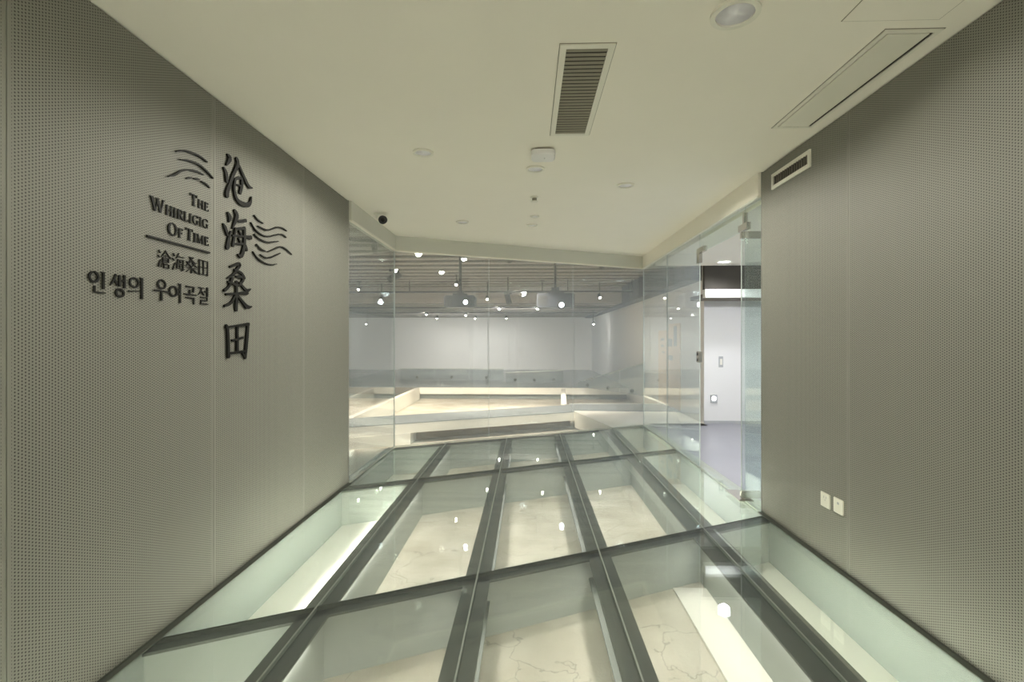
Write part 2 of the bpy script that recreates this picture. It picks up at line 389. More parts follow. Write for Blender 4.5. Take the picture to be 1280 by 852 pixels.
# lock keeper on the jamb and corner patch on the transom
lk = onx(875, 446, XR)[1]
k = rbox('lock_keeper', XR - .022, XR + .022, D1 - .01, D1 + .055, lk - .06, lk + .06, 'chrome', grf, .004)
for dz in (-.03, .03): lathe('lock_screw', [(.016, 0), (.016, .004), (.008, .006)], (XR - .022, D1 + .022, lk + dz), (-1, 0, 0), 'blackp', k, 12)
A = Acc(); A.box(XR - .018, XR + .018, D1 - .16, D1 + .06, DT + .005, DT + .06); A.box(XR - .018, XR + .018, D1 - .02, D1 + .06, DT - .10, DT + .005)
A.build('corner_patch', 'chrome', grf)
A = Acc(); A.box(XR - .018, XR + .018, D0 - .09, D0 + .08, DT + .008, DT + .065); A.box(XR - .018, XR + .018, D0 - .035, D0 - .01, DT + .065, DT + .16)
A.build('pivot_patch', 'chrome', grf)
# the open door leaf, swung out square to the screen
door = thing('door_1', (XR, D0, 0), 'frameless glass door leaf standing open beside the socketed wall', 'door', kind='structure')
LW = D1 - D0 - .01
box('glass_leaf', XR - .02, XR + LW, D0 - .006, D0 + .006, .012, DT - .004, 'door_glass', door)
box('leaf_edge', XR - .024, XR - .02, D0 - .006, D0 + .006, .012, DT - .004, 'edge', door)
rbox('bottom_patch', XR - .03, XR + .14, D0 - .018, D0 + .018, .012, .075, 'chrome', door, .004)
rbox('top_patch', XR - .03, XR + .14, D0 - .018, D0 + .018, DT - .06, DT + .002, 'chrome', door, .004)
box('floor_spring_plate', XR - .06, XR + .06, D0 - .06, D0 + .26, .0, .006, 'chrome', door)
lathe('pivot', [(.018, 0), (.018, .014)], (XR, D0, .0), (0, 0, 1), 'chrome', door, 16)
hd = Acc(); hd.box(XR + LW - .09, XR + LW - .065, D0 - .07, D0 - .045, .85, 1.5)
for z in (.92, 1.43): hd.box(XR + LW - .085, XR + LW - .07, D0 - .045, D0 - .006, z, z + .015)
hd.build('pull_handle', 'chrome', door)

# ------------------------------------------------------------------ ruins hall beyond the glass
HCZ = 2.9; YW = 23.0
hx0, hx1 = -9.0, 2.95
hc = thing('ceiling_hall', (-3, 12, HCZ), 'dark grey-brown slatted timber ceiling of the ruins hall', 'ceiling', kind='structure')
A = Acc(); A.box(hx0, 3.2, 4.9, 14, HCZ + .06, HCZ + .1); A.box(hx0, 3.2, 14, YW, 2.51, 2.55)
A.build('void_panel', 'halldark', hc)
A = Acc(); A2 = Acc(); nsl = 0; y = 5.1
while y < 13.9:
    xa = XL - .1 if y < 6.4 else (y - YB) / SK + XL - .08
    nsl += 1; T, dz = (A, 0) if nsl % 4 else (A2, -.035)
    if y < CR[1]: T.box(hx0, min(xa, 3.2), y, y + .10, HCZ + dz, HCZ + .06)
    else: T.box(hx0, 3.2, y, y + .10, HCZ + dz, HCZ + .06)
    y += .135
z = 2.45
while z < HCZ: A.box(hx0, 3.2, 13.97 + .02 * (int(z * 100) % 2), 14.02, z, z + .052); z += .055
y = 14.03
while y < YW:
    nsl += 1; (A if nsl % 4 else A2).box(hx0, 3.2, y, y + .15, 2.45 - (0 if nsl % 4 else .02), 2.51); y += .19
tag(A2.build('gap_shade_slats', 'slatshade', hc), kind='stuff')
tag(A.build('timber_slats', 'hallslat', hc), kind='stuff')
A = Acc(); A.box(hx0 + .02, 2.62, 12.36, 12.42, 2.585, 2.625)
for x in (-7, -5, -3, -1, 1, 2.6): A.box(x - .012, x + .012, 12.38, 12.40, 2.625, HCZ)
tag(A.build('lighting_track', 'blackp'), 'long black lighting track hung across the hall ceiling', 'track')
for yy, zz in ((15.5, 2.405), (18.6, 2.405)):
    A = Acc(); A.box(hx0 + .02, 2.6, yy + .12, yy + .16, zz, zz + .04)
    tag(A.build('lighting_track', 'blackp'), 'thin black lighting track on the far hall ceiling, ' + ('nearer' if yy < 17 else 'farther') + ' of the two', 'track')
# walls of the hall
wb = thing('wall_far', (-3, YW, 0), 'plain white panelled wall at the far end of the ruins hall', 'wall', kind='structure')
seam = [hx0] + [ony(p, 440, YW)[0] for p in (610, 718)] + [ony(754.5, 440, YW)[0]]
for a, b in zip(seam, seam[1:]): box('wall_panel', a + .01, b - .01, YW, YW + .1, -.1, 2.62, 'hallwhite', wb)
gx0, gx1 = seam[-1], ony(761, 440, YW)[0]
box('recess', gx0 - .01, gx1 + .01, YW + .12, YW + .16, -.1, 2.62, pmat('grey recess', (.30, .32, .36, 1), .7, noise=.05), wb)
box('wall_panel', gx1 + .01, 3.2, YW, YW + .1, -.1, 2.62, 'hallwhite', wb)
box('backing', hx0, 3.2, YW + .16, YW + .2, -.1, 2.9, 'hallwhite', wb)
tag(box('wall_hall_left', hx0 - .1, hx0, 4.6, YW, -.4, 3.0, 'hallwhite'), 'white side wall of the ruins hall far to the left', 'wall', kind='structure')
tag(box('wall_near_left', hx0, XL - .13, 4.6, 4.75, -.4, 3.0, 'hallwhite'), 'white return wall behind the lettered wall', 'wall', kind='structure')
wr = thing('wall_hall_right', (hx1, 8.3, 0), 'white side wall of the ruins hall carrying the beige graphic', 'wall', kind='structure')
box('wall_panel', hx1, hx1 + .1, 8.42, YW, -.4, 2.40, 'hallwhite', wr)
A = Acc(); A.box(hx1 - .3, hx1 + .1, 8.43, YW - .02, 2.40, 2.89)
for y in range(9, 23, 2): A.box(hx1 - .31, hx1 - .295, y, y + .03, 2.39, 2.89)
tag(A.build('air_duct', 'duct'), 'dark blue-grey boxed duct along the top of the right hall wall', 'duct')
# beige graphic with grey marks on the right hall wall
ga, gc = onx(851, 440, hx1)[0], onx(824, 440, hx1)[0]
gt, gbm = onx(838, 405, hx1)[1], .02
gr = thing('wall_graphic', (hx1, (ga + gc) / 2, gbm), 'tall beige graphic panel with faint grey marks seen through the side glass', 'panel')
box('panel', hx1 - .02, hx1, ga, (ga + gc) / 2 - .01, gbm, gt, 'beige', gr)
box('panel', hx1 - .02, hx1, (ga + gc) / 2 + .01, gc, gbm, gt - .12, 'beige', gr)
for (px, py, dw, dh) in ((828, 424, .25, .05), (828, 432, .2, .05), (837, 428, .35, .16), (829, 440, .2, .03), (838, 447, .3, .10), (844, 420, .2, .4)):
    yy, zz = onx(px, py, hx1 - .021)
    box('printed_mark', hx1 - .023, hx1 - .020, yy - dw / 2, yy + dw / 2, zz - dh / 2, zz + dh / 2, 'inkgrey', gr)

# walkways over the dig
def skewline(px, py, z=0):
    x, y = onz(px, py, z); return y - SK * (x - XL)
na = skewline(560, 525); fa = skewline(560, 515)
c0 = onz(718, 514.5, 0); cornx = c0[0]; hw0 = -6.2
wa = thing('walkway', (-3, 9, 0), 'near grey walkway with thick cream edge skewed across the dig', 'walkway')
prism('deck', [(hw0, cross(na, hw0)), (cornx, cross(na, cornx)), (cornx, cross(fa, cornx)), (hw0, cross(fa, hw0))], -.012, 0, 'hallgrey', wa)
prism('deck_edge', [(hw0, cross(na, hw0) + .002), (cornx, cross(na, cornx) + .002), (cornx, cross(na, cornx) + .10), (hw0, cross(na, hw0) + .10)], -.17, -.012, 'board', wa)
prism('deck_edge', [(hw0, cross(fa, hw0) - .10), (cornx, cross(fa, cornx) - .10), (cornx, cross(fa, cornx) - .002), (hw0, cross(fa, hw0) - .002)], -.17, -.012, 'board', wa)
xs = onz(512, 541, -.16)[0]
prism('support_block', [(xs - 1.1, cross(na, xs - 1.1) - .02), (xs, cross(na, xs) - .02), (xs, cross(na, xs) + .5), (xs - 1.1, cross(na, xs - 1.1) + .5)], PIT, -.172, 'board', wa)
wl = thing('walkway', (1.5, 10, 0), 'pale cream landing right of the dig, meeting the glass corner', 'walkway')
p1 = (cornx, cross(na, cornx)); pend = on_back(766)
prism('deck', [(p1[0] + .01, p1[1]), (pend[0], pend[1] + .03), (CR[0] - .02, CR[1] + .03), (CR[0] + .06, CR[1] + .0), (hx1 - .03, CR[1] - .02), (hx1 - .03, cross(fa, cornx) + .3), (cornx + .01, cross(fa, cornx))], -.03, 0, 'board', wl)
upright('deck_edge', ((p1[0] + .03, p1[1] - .01), (pend[0], pend[1] + .04)), .04, -.30, -.03, 'board', wl)
prism('grey_strip', [(cornx, cross(fa, cornx) - .9), (hx1 - .03, 9.6), (hx1 - .03, 10.7), (cornx, cross(fa, cornx))], .001, .012, 'hallgrey', wl)
prism('edge_band', [(cornx, cross(fa, cornx)), (hx1 - .03, 10.7), (hx1 - .03, 10.85), (cornx, cross(fa, cornx) + .12)], -.15, .012, 'pitwall', wl)
yb = onz(640, 484, 0)[1]
wb2 = thing('walkway', (-3, 18, 0), 'broad far grey walkway with cream edge below the white wall', 'walkway')
box('deck', hx0 + .03, hx1 - .03, yb, YW - .03, -.012, 0, 'hallgrey', wb2)
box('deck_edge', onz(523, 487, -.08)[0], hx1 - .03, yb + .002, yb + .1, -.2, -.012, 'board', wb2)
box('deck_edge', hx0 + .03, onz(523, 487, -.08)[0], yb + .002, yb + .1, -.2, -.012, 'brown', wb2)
box('pit_lining', hx0 + .03, hx1 - .03, yb + .25, yb + .35, PIT, -.2, 'pitwall', wb2)
prism('shade_lining', [(hw0, cross(na, hw0) + .42), (cornx - .05, cross(na, cornx - .05) + .42), (cornx - .05, cross(na, cornx - .05) + .5), (hw0, cross(na, hw0) + .5)], PIT, -.172, pmat('brown shade face', (.42, .33, .23, 1), .9, noise=.15, nscale=6), wa)  # added wall, coloured brown for the shadow under the walkway
# left end wall of the second pit and slanting rib on its right
ex = onz(509, 500, -.2)[0]
tag(prism('pit_end_wall', [(ex - .12, cross(fa, ex) + .02), (ex, cross(fa, ex) + .02), (ex, yb - .02), (ex - .12, yb - .02)], PIT, -.02, 'board'), 'cream end wall closing the left of the far dig', 'wall')
ra, rb = onz(704, 486, 0), onz(713, 503, 0)
tag(upright('rib_wall', (ra, (c0[0] - .12, cross(fa, cornx) + .12)), .12, PIT, .0, 'board'), 'short cream wall slanting across the far dig at its right', 'wall')
# glass balustrades on the far walkway
def balus(pa, pb, h0, h1, label, z=0):
    t = thing('glass_balustrade', (pa[0], pa[1], z), label, 'balustrade')
    n = 3
    for i in range(n):
        q0 = (pa[0] + (pb[0] - pa[0]) * (i / n + .004), pa[1] + (pb[1] - pa[1]) * (i / n + .004)); q1 = (pa[0] + (pb[0] - pa[0]) * ((i + 1) / n - .004), pa[1] + (pb[1] - pa[1]) * ((i + 1) / n - .004))
        upright('glass_panel', (q0, q1), .015, z + .01, h0 + (h1 - h0) * i / n, 'balglass', t, z1b=h0 + (h1 - h0) * (i + 1) / n)
        lathe('fixing_disc', [(.05, 0), (.05, .02), (.03, .03)], (q0[0] + (q1[0] - q0[0]) * .5, q0[1] + (q1[1] - q0[1]) * .5 - .01, z + .1), (0, -1, 0), 'dark_angle', t, 12)
    upright('top_rail', (pa, pb), .03, h0, h0 + .02, 'seal', t, z0b=h1, z1b=h1 + .02)
M['balglass'] = gmat('balustrade glass', (.84, .87, .87, 1), .05, .14, (.60, .66, .68, 1))
balus((ony(500, 480, 17)[0], 17), (ony(630, 480, 17)[0], 17), ony(560, 461, 17)[1], ony(560, 461, 17)[1], 'long low glass balustrade on the far walkway, left part')
balus((ony(632, 480, 16)[0], 16), (ony(704, 480, 16)[0], 16), ony(660, 466, 16)[1], ony(660, 463, 16)[1], 'low glass balustrade on the far walkway before the wall seam')
balus((ony(722, 480, 14.6)[0], 14.6), (ony(806, 480, 12.2)[0], 12.2), ony(722, 478, 14.6)[1], ony(806, 454, 12.2)[1], 'glass balustrade with sloping dark rail rising to the right')

# projectors hung from the hall ceiling
def projector(px, py, Y, wpx, lens_px, label, lens_r):
    cx_, cz_ = ony(px, py, Y); s = wpx / F * Y
    t = thing('projector', (cx_, Y, cz_ - s * .19), label, 'projector')
    b = rbox('body', cx_ - s / 2, cx_ + s / 2, Y - .3 * s, Y + .4 * s, cz_ - s * .19, cz_ + s * .19, 'proj', t, .02)
    box('air_grille', cx_ - s * .46, cx_ - s * .22, Y - .3 * s - .006, Y - .3 * s, cz_ - s * .14, cz_ + s * .12, 'blackp', b)
    lx, lz = ony(*lens_px, Y - .34 * s)
    lathe('lens_barrel', [(lens_r * 1.8, 0), (lens_r * 1.8, .05 * s), (lens_r * 1.3, .05 * s)], (lx, Y - .3 * s, lz), (0, -1, 0), 'blackp', t, 20)
    lathe('lens', [(lens_r, 0), (lens_r, .01), (lens_r * .6, .02)], (lx, Y - .3 * s - .05 * s, lz), (0, -1, 0), 'lens_on', t, 20)
    A = Acc(); A.box(cx_ - s * .22, cx_ + s * .22, Y - .1, Y + .12, cz_ + s * .19, cz_ + s * .26); A.box(cx_ - s * .1, cx_ + s * .1, Y - .06, Y + .06, cz_ + s * .26, cz_ + s * .36)
    A.build('mount_bracket', 'blackp', t)
    lathe('pole', [(.025, 0), (.025, HCZ - cz_ - s * .36)], (cx_, Y, cz_ + s * .36), (0, 0, 1), 'blackp', t, 14)
    lathe('ceiling_plate', [(.09, 0), (.09, .02)], (cx_, Y, HCZ - .02), (0, 0, 1), 'blackp', t, 18)
projector(575.5, 377, 8.3, 38, (582, 377.5), 'dark ceiling projector with lit lens, hung by a pole at the left', .035)
projector(694, 376, 9.4, 46, (702, 381), 'bluish ceiling projector with glowing lens, hung by a pole near the middle', .045)

# track spotlights in the hall, some standing in for glass reflections
ORD = ['leftmost', 'second from the left', 'third from the left', 'fourth from the left', 'fifth from the left, standing in for a glass reflection', 'sixth from the left', 'seventh from the left', 'eighth from the left',
       'ninth from the left', 'tenth from the left', 'eleventh from the left', 'twelfth from the left', 'thirteenth from the left', 'rightmost']
lamps = [(448, 362, 12.4), (476, 375, 12.6), (533, 393, 18.6), (546, 398, 21), (570, 356, 11), (582, 394, 18.6), (594, 398, 21), (609, 374, 12.6), (624, 386, 15.5), (633, 398, 21),
         (672, 386, 15.5), (678, 373, 12.4), (742, 405, 17.5), (750, 372, 12.6)]
lamps.sort()
aims = {}
for i, (px, py, Y) in enumerate(lamps):
    x, z = ony(px, py, Y)
    top = HCZ if Y < 14 else 2.40 if Y in (15.5, 18.6) else 2.45
    t = thing('track_spotlight', (x, Y, z), 'small lit track spotlight over the ruins hall, ' + ORD[i], 'spotlight', 'lit track spotlights in the hall')
    ax = Vector((.1 if i % 2 else -.1, -.75, -.65)).normalized()
    lathe('head', [(.025, -.14), (.042, -.13), (.045, 0), (.038, .0)], (x, Y, z), ax, 'blackp', t, 16)
    lathe('lamp', [(.030, .0), (.027, .005), (.008, .008)], Vector((x, Y, z)), ax, 'bulb', t, 14)
    A = Acc(); A.box(x - .012, x + .012, Y + .07, Y + .095, min(z + .06, top - .05), top); A.box(x - .06, x + .06, Y + .06, Y + .11, top - .03, top)
    A.build('stem', 'blackp', t)
    tgt, pw = ((x * 1.3, YW, .8), P_HALL * (.48 if px < 740 else .08)) if 15 < Y < 20 else ((x * 1.1, YW - .6, 0), P_HALL * .15) if Y >= 20 else ((x - .3 if px < 740 else x - 1.6, 13.4, -.3), P_HALL * (.75 if px < 740 else .25)) if Y > 12.5 else ((x - .3, 11.2, -.3), P_HALL * 1.3)
    spot('lamp_light', Vector((x, Y, z)) + ax * .03, tgt, pw, (1, .95, .90) if Y > 15 else (1, .86, .70), 130 if Y > 15 else 95, .06, .7, t)
trk = tag(upright('lighting_track', ((-5.5, cross(YB, -5.5) + .9), (1.5, cross(YB, 1.5) + .9)), .04, 2.8, 2.84, 'blackp'), 'unseen black lighting track added close behind the long skewed bulkhead', 'track')  # unseen track, added to carry the extra dig lamps
for i, x in enumerate((-3.6, -2.2, -.3, 1.3)):  # unseen spotlights, added to light the dig from the camera side
    y = cross(YB, x) + .9; z = 2.66
    t = thing('track_spotlight', (x, y, z), 'unseen added track spotlight tucked up behind the skewed bulkhead, ' + ('leftmost', 'second from the left', 'third from the left', 'rightmost')[i] + ' of four', 'spotlight', 'unseen added spotlights behind the bulkhead')
    ax = Vector((0, .7, -.7)).normalized()
    lathe('head', [(.025, -.14), (.042, -.13), (.045, 0), (.038, .0)], (x, y, z), ax, 'blackp', t, 16)
    lathe('lamp', [(.030, .0), (.027, .005), (.008, .008)], Vector((x, y, z)), ax, 'bulb', t, 14)
    box('stem', x - .012, x + .012, y - .012, y + .012, z + .04, 2.8, 'blackp', t)
    spot('lamp_light', Vector((x, y, z)) + ax * .03, (x, y + 3.6, -.3), P_HALL * (1.5 if i < 3 else .4), (1, .88, .74), 84, .06, .7, t)
for (px, py, Y, lb) in ((493, 346, 9, 'big black unlit track spotlight at the left edge of the back glass'), (635, 373, 11.5, 'black unlit track spotlight hanging just below the long track')):
    x, z = ony(px, py, Y)
    t = thing('track_spotlight', (x, Y, z), lb, 'spotlight')
    ax = Vector((.75, .1, .45)).normalized() if Y < 10 else Vector((.2, -.3, -.8)).normalized()
    lathe('head', [(.05, -.13), (.065, -.12), (.065, .13), (.05, .13)], (x, Y, z), ax, 'blackp', t, 18)
    A = Acc(); A.box(x - .014, x + .014, Y - .014, Y + .014, z + .03, HCZ); A.box(x - .09, x + .09, Y - .03, Y + .03, z + .10, z + .14)
    A.build('stem', 'blackp', t)
# ------------------------------------------------------------------ side vestibule through the door
VZ = 2.526
tag(box('floor_vestibule', XR + .12, 5.2, 2.6, 8.29, -.02, .0, 'vestfloor'), 'lavender-grey floor of the side room through the glass door', 'floor', kind='structure')
tag(box('floor_sill', XR + .0, XR + .12, YR, CR[1] - .03, -.02, -.001, 'seal'), 'pale metal sill along the side glass', 'sill', kind='structure')
tag(box('ceiling_vestibule', XR + .06, 5.2, 2.6, 7.6, VZ, VZ + .1, 'plaster'), 'pale ceiling of the side room through the glass door', 'ceiling', kind='structure')
wv = thing('wall_vestibule', (4, 8.29, 0), 'white wall of the side room facing the open glass door', 'wall', kind='structure')
box('wall_panel', 2.93, 5.2, 8.29, 8.41, 0, 2.9, 'hallwhite', wv)
box('skirting', 2.93, 5.2, 8.275, 8.29, 0, .05, 'inkgrey', wv)
tag(box('wall_vestibule_side', 5.2, 5.3, 2.6, 8.4, 0, 2.9, 'hallwhite'), 'white side wall of the side room beyond the door', 'wall', kind='structure')
tag(box('wall_vestibule_near', XR + .13, 5.2, 2.5, 2.6, 0, 2.9, 'hallwhite'), 'white near wall of the side room behind the socketed wall', 'wall', kind='structure')
sh = thing('ceiling_recess', (3.8, 7.6, 2.04), 'dark ceiling recess over a white beam in the side room', 'beam', kind='structure')
box('recess_face', 2.70, 5.2, 7.62, 7.7, 2.165, VZ + .1, 'vent_dark', sh)
box('beam_face', 2.70, 5.2, 7.58, 7.7, 2.04, 2.165, 'white', sh)
box('soffit', 2.70, 5.2, 7.7, 8.29, 2.04, 2.10, 'brown', sh)
vx, vy = onz(905, 326.5, VZ)
t = thing('downlight', (vx, vy, VZ), 'glowing round downlight in the side room ceiling', 'downlight')
ring('trim_ring', .10, .085, VZ - .012, VZ, vx, vy, 'whitep', t)
lathe('diffuser', [(.085, 0), (.085, .006)], (vx, vy, VZ - .008), (0, 0, 1), 'bulb_cool', t)
spot('lamp', (vx, vy, VZ - .03), (vx, vy, 0), P_VEST * .6, (.92, .94, 1), 150, .08, .8, t)
vx2, vy2 = 3.3, 4.4
t = thing('downlight', (vx2, vy2, VZ), 'round downlight of the side room hidden beyond the socketed wall', 'downlight')
ring('trim_ring', .10, .085, VZ - .012, VZ, vx2, vy2, 'whitep', t)
lathe('diffuser', [(.085, 0), (.085, .006)], (vx2, vy2, VZ - .008), (0, 0, 1), 'bulb_cool', t)
spot('lamp', (vx2, vy2, VZ - .03), (vx2, vy2 + 1.5, .6), P_VEST * 2.4, (.92, .94, 1), 150, .08, .8, t)
sx, sz = ony(901, 452, 8.29)
t = thing('switch_plate', (sx, 8.285, sz - .1), 'small tall grey switch plate on the side room wall', 'switch')
rbox('plate', sx - .035, sx + .035, 8.278, 8.29, sz - .09, sz + .09, 'inkgrey', t, .003)
box('rocker', sx - .02, sx + .02, 8.273, 8.278, sz - .05, sz + .05, 'whitep', t)
sx, sz = ony(891.5, 497.5, 8.29)
t = thing('wall_lamp', (sx, 8.28, sz - .06), 'tiny glowing step light low on the side room wall', 'lamp')
rbox('case', sx - .045, sx + .06, 8.26, 8.29, sz - .075, sz + .06, 'inkgrey', t, .006)
lathe('lamp', [(.035, 0), (.035, .01), (.015, .016)], (sx, 8.26, sz), (0, -1, 0), 'bulb_cool', t, 16)

# ------------------------------------------------------------------ ceiling fixtures of the corridor
dl = [(919, 16, .098, 'large unlit round downlight in the ceiling nearest the camera, above the socketed wall'),
      (529, 190, .075, 'round downlight in the ceiling to the left of the smoke detector'),
      (669, 210.5, .075, 'round downlight just behind the smoke detector'),
      (782, 231, .075, 'round downlight in the ceiling to the right of the sprinkler'),
      (578, 277, .075, 'far round downlight nearest the small black camera'),
      (668, 270, .05, 'small ceiling ring behind the sprinkler'),
      (665, 281, .065, 'farthest round downlight on the centre line of the ceiling')]
for px, py, r, lb in dl:
    x, y = onz(px, py, H)
    t = thing('downlight', (x, y, H), lb, 'downlight')
    ring('trim_ring', r, r * .78, H - .012, H, x, y, 'whitep', t)
    lathe('reflector', [(r * .78, 0), (r * .7, .004)], (x, y, H - .004), (0, 0, 1), 'diffuser', t)
    if r > .06: spot('lamp', (x, y, H - .014), (x, y, 0), P_DOWN * (.15 if y > 5 else .45 if y < 3 else 1), WARM, 172, r * .7, .25, t)
# further downlights of the same grid behind the camera
for x, y in ((-.755, -.3),):
    t = thing('downlight', (x, y, H), 'round downlight of the same ceiling grid behind the viewer', 'downlight')
    ring('trim_ring', .098, .076, H - .012, H, x, y, 'whitep', t)
    lathe('reflector', [(.076, 0), (.07, .004)], (x, y, H - .004), (0, 0, 1), 'diffuser', t)
    spot('lamp', (x, y, H - .014), (x, y, 0), P_DOWN * .4, WARM, 178, .07, .15, t)

def frame4(name, x0, x1, y0, y1, z0, z1, wd, mat, parent):
    A = Acc(); A.box(x0, x1, y0, y0 + wd, z0, z1); A.box(x0, x1, y1 - wd, y1, z0, z1); A.box(x0, x0 + wd, y0 + wd, y1 - wd, z0, z1); A.box(x1 - wd, x1, y0 + wd, y1 - wd, z0, z1)
    return A.build(name, mat, parent)
# return air grille
vx0, vx1, vy0, vy1 = .178, .372, 2.29, 3.235
t = thing('ceiling_vent', (.275, 2.76, H), 'long rectangular ceiling vent with dark louvres', 'vent')
frame4('frame', vx0 - .03, vx1 + .03, vy0 - .03, vy1 + .03, H - .008, H, .03, 'whitep', t)
box('duct', vx0, vx1, vy0, vy1, H - .0015, H - .0005, 'vent_dark', t)
n = 27
sl = None
for i in range(n):
    yy = vy0 + (i + .5) * (vy1 - vy0) / n
    if sl is None:
        sl = mk('slat', [(vx0, yy - .008, H - .003), (vx1, yy - .008, H - .003), (vx1, yy + .008, H - .007), (vx0, yy + .008, H - .007),
                         (vx0, yy - .008, H - .0015), (vx1, yy - .008, H - .0015), (vx1, yy + .008, H - .0055), (vx0, yy + .008, H - .0055)], BF, 'slat', t)
        ly = yy
    else:
        s_ = sl.copy(); C.objects.link(s_); s_.parent = t; s_.location = sl.location + Vector((0, yy - ly, 0))
frame4('shadow_gap', vx0 - .034, vx1 + .034, vy0 - .034, vy1 + .034, H - .002, H, .003, 'slat', t)
# linear supply diffuser along the socketed wall
t = thing('ceiling_diffuser', (1.69, 2.69, H), 'long narrow air slot in the ceiling beside the socketed wall', 'vent')
frame4('frame', 1.56, 1.81, 2.2, 3.2, H - .006, H, .022, 'whitep', t)
frame4('shadow_gap', 1.556, 1.814, 2.196, 3.204, H - .002, H, .003, 'slat', t)
box('duct', 1.582, 1.788, 2.222, 3.178, H - .0015, H - .0005, 'vent_dark', t)
box('blade', 1.586, 1.768, 2.226, 3.17, H - .008, H - .0015, 'wallplain' if False else 'whitep', t)
for i in range(6): box('blade_clip', 1.60 + i * .022, 1.612 + i * .022, 3.166, 3.180, H - .009, H - .002, 'whitep', t)
# access hatch
t = thing('access_hatch', (1.5, 1.8, H), 'flush square access hatch in the ceiling at the top right corner', 'hatch')
box('panel', 1.335, 1.735, 1.74, 2.135, H - .003, H - .0002, 'plaster', t)
frame4('shadow_gap', 1.331, 1.739, 1.736, 2.139, H - .0012, H, .004, 'slat', t)
# smoke detector: rounded box
x, y = onz(679, 189, H)
t = thing('smoke_detector', (x, y, H), 'white rounded-box detector hanging under the ceiling', 'detector')
def pill(name, x, y, a, b, r, z0, z1, mat, parent, taper=.0):
    n = 8; poly = []; poly2 = []
    for (cx_, cy_, a0) in ((x + a - r, y + b - r, 0), (x - a + r, y + b - r, 90), (x - a + r, y - b + r, 180), (x + a - r, y - b + r, 270)):
        for k in range(n + 1):
            an = math.radians(a0 + 90 * k / n); poly.append((cx_ + r * math.cos(an), cy_ + r * math.sin(an))); poly2.append((cx_ + (r - taper) * math.cos(an), cy_ + (r - taper) * math.sin(an)))
    m_ = len(poly); v = [(p[0], p[1], z1) for p in poly] + [(p[0], p[1], z0 + taper) for p in poly] + [(p[0], p[1], z0) for p in poly2]
    f = [tuple(range(m_)), tuple(range(2 * m_, 3 * m_))] + [(i + o, (i + 1) % m_ + o, (i + 1) % m_ + m_ + o, i + m_ + o) for o in (0, m_) for i in range(m_)]
    return mk(name, v, f, mat, parent)
pill('base', x, y, .065, .065, .035, H - .016, H, 'slat', t)
pill('cover', x, y, .085, .085, .04, H - .05, H - .014, 'hallwhite', t, .008)
lathe('indicator', [(.004, 0), (.003, .003)], (x + .01, y, H - .05), (0, 0, -1), 'inkgrey', t, 10)
# sprinkler
x, y = onz(668, 246, H)
t = thing('sprinkler', (x, y, H), 'small white ceiling sprinkler with round plate behind the detector', 'sprinkler')
lathe('plate', [(.042, 0), (.042, .006), (.03, .012)], (x, y, H), (0, 0, -1), 'whitep', t, 24)
lathe('body', [(.022, .01), (.022, .034), (.012, .036)], (x, y, H), (0, 0, -1), 'slat', t, 18)
lathe('deflector', [(.036, .042), (.036, .046), (.01, .047)], (x, y, H), (0, 0, -1), 'whitep', t, 20)
lathe('frame', [(.006, .03), (.006, .044)], (x, y, H), (0, 0, -1), 'whitep', t, 8)
# dome camera
x, y = onz(471, 266.5, H)
t = thing('security_camera', (x, y, H), 'small black bullet camera under the ceiling by the left glass', 'camera')
lathe('mount', [(.035, 0), (.035, .012), (.012, .02), (.012, .05)], (x, y, H), (0, 0, -1), 'whitep', t, 18)
x2, z2 = ony(478, 274, y - .04)
ax = Vector((.18, -.95, -.25)).normalized()
bd = lathe('housing', [(.030, -.07), (.042, -.06), (.045, .03), (.036, .034)], (x2, y - .02, z2), ax, 'blackp', t, 22)
lathe('lens', [(.022, .030), (.020, .037), (.006, .041)], (x2, y - .02, z2), ax, 'lens', t, 18)
# wall grille on the right wall
ga_, gz0 = onx(1014, 210, XR); gb_, _ = onx(966, 220, XR)
zt = onx(1014, 186, XR)[1]; zb = onx(1014, 208, XR)[1]
t = thing('wall_vent', (XR, (ga_ + gb_) / 2, zb), 'small framed vent high on the socketed wall', 'vent')
wd = .026
A = Acc(); A.box(XR - .012, XR, ga_, gb_, zb, zb + wd); A.box(XR - .012, XR, ga_, gb_, zt - wd, zt); A.box(XR - .012, XR, ga_, ga_ + wd, zb + wd, zt - wd); A.box(XR - .012, XR, gb_ - wd, gb_, zb + wd, zt - wd)
A.build('frame', 'whitep', t)
box('duct', XR - .002, XR - .0005, ga_ + wd, gb_ - wd, zb + wd, zt - wd, 'vent_dark', t)
n = 15
for i in range(n):
    yy = ga_ + wd + (i + .5) * (gb_ - ga_ - 2 * wd) / n
    box('slat', XR - .010, XR - .002, yy - .003, yy + .003, zb + wd, zt - wd, 'brown', t)
# sockets
for (pa, pb, py, lb, kind) in ((1027.2, 1038.8, 625, 'white wall socket low on the perforated wall, farther of the pair', 0), (1043.3, 1055.5, 632.5, 'white wall plate low on the perforated wall, nearer of the pair', 1)):
    y1_, zc = onx((pa + pb) / 2, py, XR)
    ya, yb_ = onx(pb, py, XR)[0], onx(pa, py, XR)[0]; hh = .046
    t = thing('wall_socket', (XR, y1_, zc - hh), lb, 'socket')
    p = rbox('plate', XR - .009, XR, ya, yb_, zc - hh, zc + hh, 'whitep', t, .003)
    A = Acc()
    if kind == 0:
        A.box(XR - .0096, XR - .009, y1_ - .014, y1_ - .010, zc + .012, zc + .026); A.box(XR - .0096, XR - .009, y1_ + .010, y1_ + .014, zc + .012, zc + .026)
        A.box(XR - .0096, XR - .009, y1_ - .002, y1_ + .002, zc - .004, zc + .006)
    else: A.box(XR - .0096, XR - .009, y1_ - .009, y1_ + .009, zc + .010, zc + .024)
    A.build('socket_slots', 'inkgrey', p)

